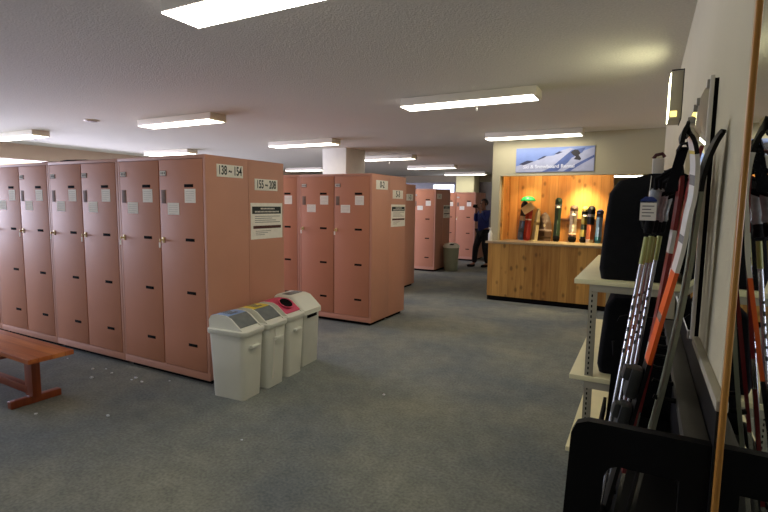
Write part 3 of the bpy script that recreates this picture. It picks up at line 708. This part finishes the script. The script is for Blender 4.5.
ski(ptsR2, (-.04, 1.83, .47), 'farther dark red ski whose red tip shows between the white and grey tips',
    [(.3, SKR, SKR, SKR), (.34, SKW, BLK, SKW), (.7, SKR, BLK, SKR), (1, BLK, BLK, EDGE)], .052, (-1, -.12, .1))
# ski poles
LIME = c_('pole_lime', (158, 162, 92)); CLEAR = mat('grip_clear', (150, 154, 158), .2, var=.2, scale=60)
def pole(pts, label, shaft, print_):
    c = pts[-1]; P_ = [Vector(p)-Vector(c) for p in pts]
    a, b = P_[0], P_[-1]; dirn = (a-b).normalized(); Ln = (a-b).length
    t = thing('ski_pole', label, 'ski pole', c, 0, 'ski poles leaning in the rack')
    at_ = lambda f: b+(a-b)*f
    mb = MB(); mb.tube([at_(.02), at_(.5), at_(.86)], [.005, .007, .0078], 12, shaft)
    MB().tube([at_(.8), at_(.875)], .0083, 12).build('lime_band', LIME, t)
    fr = Vector((-.35, -1, 0)).normalized()
    for k in range(6):
        f = .56+k*.03; r_ = .0066+.001*f
        m_ = Matrix((dirn.cross(fr).normalized(), fr, dirn)).transposed().to_4x4(); m_.translation = at_(f)+fr*(r_-.001)
        mb.obox(m_, (.006, .003, .014-.005*(k % 2)), 0, print_)
    mb.build('shaft', None, t)
    MB().tube([at_(.885), at_(.892), at_(.918), at_(.925)], [.011, .014, .014, .012], 12).build('grip_tape', M['fabric'], t)
    MB().tube([at_(.92), at_(.928), at_(.945), at_(.97), at_(1.0), at_(1.01)], [.013, .017, .014, .016, .019, .008], 12).build('grip', CLEAR, t)
    s0 = at_(.99); MB().tube([s0, s0+Vector((.0, -.02, .05)), s0+Vector((.035, -.02, .075)), s0+Vector((.07, -.01, .06)), s0+Vector((.06, .0, .02)), s0+Vector((.01, .002, .0))], .0065, 8).build('wrist_strap', M['fabric'], t)
    m_ = dirn.to_track_quat('Z', 'Y').to_matrix().to_4x4(); m_.translation = at_(.1)
    mb = MB(); n = 18
    mb.loft([[m_ @ Vector((r_*math.cos(2*math.pi*i/n), r_*math.sin(2*math.pi*i/n), z)) for i in range(n)] for r_, z in ((.008, .02), (.012, .018), (.026, .004), (.028, 0), (.012, .004), (.008, .0))])
    mb.build('basket', M['black'], t)
    MB().tube([at_(.03), at_(-.005)], [.0055, .002], 8).build('tip', EDGE, t)
    return t
def down(p, z):
    a, b = Vector(p[0]), Vector(p[-1]); return [tuple(a), tuple(b+(b-a)*((z-b.z)/(b.z-a.z)))]
pole(down([(0.024, 1.75, 1.592), (-0.081, 1.62, 0.665)], .465), 'leftmost silver ski pole in the rack, black lettering down its shaft', silver, M['ink'])
pole(down([(0.036, 1.8, 1.593), (-0.061, 1.65, 0.694)], .465), 'second silver ski pole from the left, bearing a paper tag', silver, M['maroon'])
pole(down([(0.046, 1.88, 1.585), (-0.036, 1.79, 0.773)], .465), 'third ski pole, lime banded, just left of the red skis', silver, M['ink'])
pole(down([(0.062, 1.96, 1.586), (-0.018, 1.88, 0.805)], .465), 'rearmost ski pole, half hidden by the red skis', silver, M['ink'])
t = thing('price_tag', 'white paper tag with a blue top hanging from the pole grips', 'tag', (.006, 1.69, 1.54))
MB().box((-.022, 0, -.036), (.022, .0015, .022)).build('card', M['paper'], t, 0)
MB().prism([(-.022, .018), (.022, .018), (.022, .026), (.01, .036), (-.01, .036), (-.022, .026)], .0018).build('blue_top', c_('tag_blue', (44, 62, 128)), t, 0)
MB().tube([(0, .001, .032), (.001, .003, .06), (.003, .04, .1)], .001, 6).build('string', M['cord'], t)
mb = MB()
for k in range(4): mb.box((-.016, -.0006, .006-k*.01), (.016-.008*(k % 2), 0, .009-k*.01))
mb.build('tag_print', M['greyink'], t, 0)
t = thing('hang_tag', 'small white block with a dark red top above the pole straps', 'tag', (.028, 1.93, 1.66))
MB().box((-.018, -.008, 0), (.018, .008, .05), .003).build('block', M['white'], t)
MB().tube([(-.016, 0, .05), (-.008, 0, .062), (.01, 0, .066), (.018, 0, .054)], .006, 8).build('top_loop', M['maroon'], t)
t = thing('ski_strap', 'black strap hanging from the tip of the dark red ski', 'strap', (.072, 1.69, 1.66))
MB().loft([[Vector((x-.014, y, z)), Vector((x+.014, y-.002, z)), Vector((x+.014, y+.006, z)), Vector((x-.014, y+.008, z))] for x, y, z in ((.014, 0, .06), (.008, -.004, .03), (.002, -.003, .0), (-.006, 0, -.04), (-.012, .004, -.07))]).build('webbing', M['fabric'], t)
MB().tube([(.0, -.002, .05), (.008, -.012, .068), (.022, -.006, .07), (.03, .0, .055)], .005, 8).build('loop', M['black'], t)

# ------------------------------------------------------------------ mirrors on the right wall
t = thing('mirror', 'frameless clip-held mirror on the right wall behind the ski tips', 'mirror', (XR, 1.9, 1.115))
MB().box((-.0235, 0, 0), (-.016, .93, .845), .0008).build('glass', M['mirror'], t)
MB().box((-.0245, -.004, -.004), (-.012, 0, .849), .001).box((-.0245, -.004, -.008), (-.012, .93, -.001), .001).build('edge_strip', M['white'], t)
MB().box((-.012, 0, .0), (0, .92, .84)).build('dark_back', M['dark'], t)  # black slab put in for the shadowed gap between glass and wall
for y, z in ((.04, .83), (.42, .845), (.56, .845), (.88, .845), (.03, .0), (.88, -.002)):
    MB().box((-.03, y-.012, z-.014), (-.01, y+.012, z+.014), .003).build('clip', M['greymetal'], t)
t = thing('mirror', 'tall wood-framed mirror on the right wall, nearest the viewer', 'mirror', (XR, .335, .55))
MB().box((-.008, -.87, .03), (-.004, .885, 1.62)).build('glass', M['mirror'], t)
MB().box((-.004, -.88, .01), (0, .885, 1.65)).build('dark_back', M['dark'], t)
for a, b in (((-.014, .885, 0), (0, .906, 1.66)), ((-.014, -.91, 0), (0, -.885, 1.66)), ((-.014, -.885, 1.635), (0, .885, 1.66)), ((-.014, -.885, 0), (0, .885, .025))):
    MB().box(a, b, .004, seg=3).build('frame_bar', M['woodframe'], t)

# ------------------------------------------------------------------ person
def skin(name, J, E_, m, parent, sub=2):
    """J = {name: (pos, radius)}; the first is the root"""
    ks = list(J); me = bpy.data.meshes.new(name); me.from_pydata([J[k][0] for k in ks], [(ks.index(a), ks.index(b)) for a, b in E_], [])
    o = bpy.data.objects.new(name, me); COL.objects.link(o)
    o.modifiers.new('skin', 'SKIN'); s_ = o.modifiers.new('sub', 'SUBSURF'); s_.levels = sub
    for i, k in enumerate(ks):
        r_ = J[k][1]; r_ = r_ if isinstance(r_, tuple) else (r_, r_)
        me.skin_vertices[0].data[i].radius = r_; me.skin_vertices[0].data[i].use_root = (i == 0)
    bpy.context.view_layer.update()
    nm = bpy.data.meshes.new_from_object(o.evaluated_get(bpy.context.evaluated_depsgraph_get()))
    bpy.data.objects.remove(o); bpy.data.meshes.remove(me); nm.name = name
    nm.materials.clear(); nm.materials.append(m)
    for p in nm.polygons: p.use_smooth = True
    q = bpy.data.objects.new(name, nm); COL.objects.link(q); q.parent = parent; return q
t = thing('person', 'person in blue jacket and dark trousers by the far lockers, hands at the face', 'person', (-3.6, 12.1, 0))
SKN = mat('skin', (150, 104, 82), .55, var=.05); JK = mat('jacket_blue', (30, 46, 120), .7, var=.12, scale=12); TR = mat('trousers_dark', (22, 22, 28), .85, var=.15); HR = mat('hair_dark', (20, 17, 16), .6, var=.2)
f = Vector((-.62, -.78, 0)).normalized(); l = Vector((.78, -.62, 0)).normalized(); U = Vector((0, 0, 1))
def V(a, b, z): return tuple(f*a+l*b+U*z)
J = dict(pel=(V(0, 0, .93), .11), wai=(V(0, 0, 1.1), .1), che=(V(.0, 0, 1.3), .12), nec=(V(.01, 0, 1.46), .05), jaw=(V(.03, 0, 1.53), .062), hed=(V(.02, 0, 1.61), .082), crn=(V(.0, 0, 1.69), .055))
E2_ = [('pel', 'wai'), ('wai', 'che'), ('che', 'nec'), ('nec', 'jaw'), ('jaw', 'hed'), ('hed', 'crn')]
for s, n in ((1, 'L'), (-1, 'R')):
    st = .2 if n == 'R' else -.06
    J.update({n+'hip': (V(0, s*.09, .88), .085), n+'kne': (V(st*.55+.04, s*.1, .5), .055), n+'ank': (V(st-.02, s*.1, .09), .038), n+'toe': (V(st+.15, s*.12, .03), .03),
              n+'sho': (V(0, s*.17, 1.39), .055), n+'elb': (V(.1, s*.22, 1.16), .04), n+'wri': (V(.17, s*.1, 1.38), .026), n+'pal': (V(.185, s*.085, 1.45), .028)})
    E2_ += [('pel', n+'hip'), (n+'hip', n+'kne'), (n+'kne', n+'ank'), (n+'ank', n+'toe'), ('che', n+'sho'), (n+'sho', n+'elb'), (n+'elb', n+'wri'), (n+'wri', n+'pal')]
    for k in range(4):
        b0 = s*(.1-.017*k*.9)
        J[n+'f%da' % k] = (V(.2, b0, 1.49), .0095); J[n+'f%db' % k] = (V(.215, b0-s*.02, 1.52-.006*abs(k-1)), .0085); J[n+'f%dc' % k] = (V(.21, b0-s*.045, 1.535-.008*abs(k-1)), .0075)
        E2_ += [(n+'pal', n+'f%da' % k), (n+'f%da' % k, n+'f%db' % k), (n+'f%db' % k, n+'f%dc' % k)]
    J[n+'th'] = (V(.165, s*.06, 1.48), .01); E2_.append((n+'pal', n+'th'))
body = skin('body', J, E2_, SKN, t)
KJ = {k: (J[k][0], J[k][1]*1.0+.018) for k in ('che', 'wai', 'Lsho', 'Rsho', 'Lelb', 'Relb', 'Lwri', 'Rwri')}
KJ['hem'] = (V(0, 0, .86), .165); KJ['wai'] = (KJ['wai'][0], .15); KJ['che'] = (KJ['che'][0], .15); KJ['col'] = (V(.01, 0, 1.47), .07)
skin('jacket', KJ, [('che', 'wai'), ('wai', 'hem'), ('che', 'col'), ('che', 'Lsho'), ('Lsho', 'Lelb'), ('Lelb', 'Lwri'), ('che', 'Rsho'), ('Rsho', 'Relb'), ('Relb', 'Rwri')], JK, t)
TJ = {'pel': (V(0, 0, .95), .135)}
te = []
for n in 'LR':
    for k in ('hip', 'kne', 'ank'): TJ[n+k] = (J[n+k][0], J[n+k][1]+.025)
    te += [('pel', n+'hip'), (n+'hip', n+'kne'), (n+'kne', n+'ank')]
skin('trousers', TJ, te, TR, t)
for n in 'LR':
    a = Vector(J[n+'ank'][0]); b = Vector(J[n+'toe'][0])
    skin('shoe', {'h': (tuple(a+Vector((0, 0, -.04))-f*.03), .045), 'm': (tuple((a+b)/2+Vector((0, 0, -.02))), .042), 'e': (tuple(b+f*.03+Vector((0, 0, .008))), .036)}, [('h', 'm'), ('m', 'e')], BLK, t)
mb = MB(); bmesh.ops.create_uvsphere(mb.bm, u_segments=18, v_segments=12, radius=1)
hc = Vector(V(-.005, 0, 1.635))
for v in list(mb.bm.verts):
    d = v.co.copy(); q = d.x  # d.x = forward, d.y = lateral
    if d.z < -.75 or (q > .45 and d.z < .35): mb.bm.verts.remove(v)
for v in mb.bm.verts: d = v.co.copy(); v.co = hc+f*(d.x*.105)+l*(d.y*.092)+U*(d.z*.1)
mb.build('hair', HR, t, 80)
for s in (1, -1):
    mb = MB(); bmesh.ops.create_uvsphere(mb.bm, u_segments=10, v_segments=8, radius=.011)
    for v in mb.bm.verts: v.co += Vector(V(.095, s*.032, 1.615))
    mb.build('eye', BLK, t)
    mb = MB(); mb.loft([[Vector(V(a*.6-.005, s*(.083+b), 1.6+zz)) for a, zz in ((-.02, 0), (-.012, .03), (.012, .03), (.016, 0), (0, -.03))] for b in (0, .012)]); mb.build('ear', SKN, t)
mb = MB(); mb.loft([[Vector(V(.09+d, s*.014, z)) for d, s, z in ((0, -1, 1.575), (.028, 0, 1.572), (0, 1, 1.575), (.006, 0, 1.62))], [Vector(V(.08, s*.012, z)) for s, z in ((-1, 1.57), (0, 1.57), (1, 1.57), (0, 1.62))]]); mb.build('nose', SKN, t)
MB().obox(Matrix.Translation(V(.1, 0, 1.545)) @ Matrix.Rotation(math.atan2(f.y, f.x), 4, 'Z'), (.008, .045, .01), .003).build('mouth', M['maroon'], t)
cam_ = tag(MB().obox(Matrix.Rotation(math.atan2(f.y, f.x), 4, 'Z'), (.05, .13, .085), .01).build('camera', M['black'], None, 40, tuple(Vector((-3.6, 12.1, 0))+Vector(V(.262, 0, 1.545)))), 'small black camera held up to the face of the person', 'camera')
MB().obox(Matrix.Rotation(math.atan2(f.y, f.x), 4, 'Z') @ Matrix.Translation((.045, 0, -.005)) @ Matrix.Rotation(R(90), 4, 'Y'), (.05, .05, .05), .02).build('lens', M['dark'], cam_)
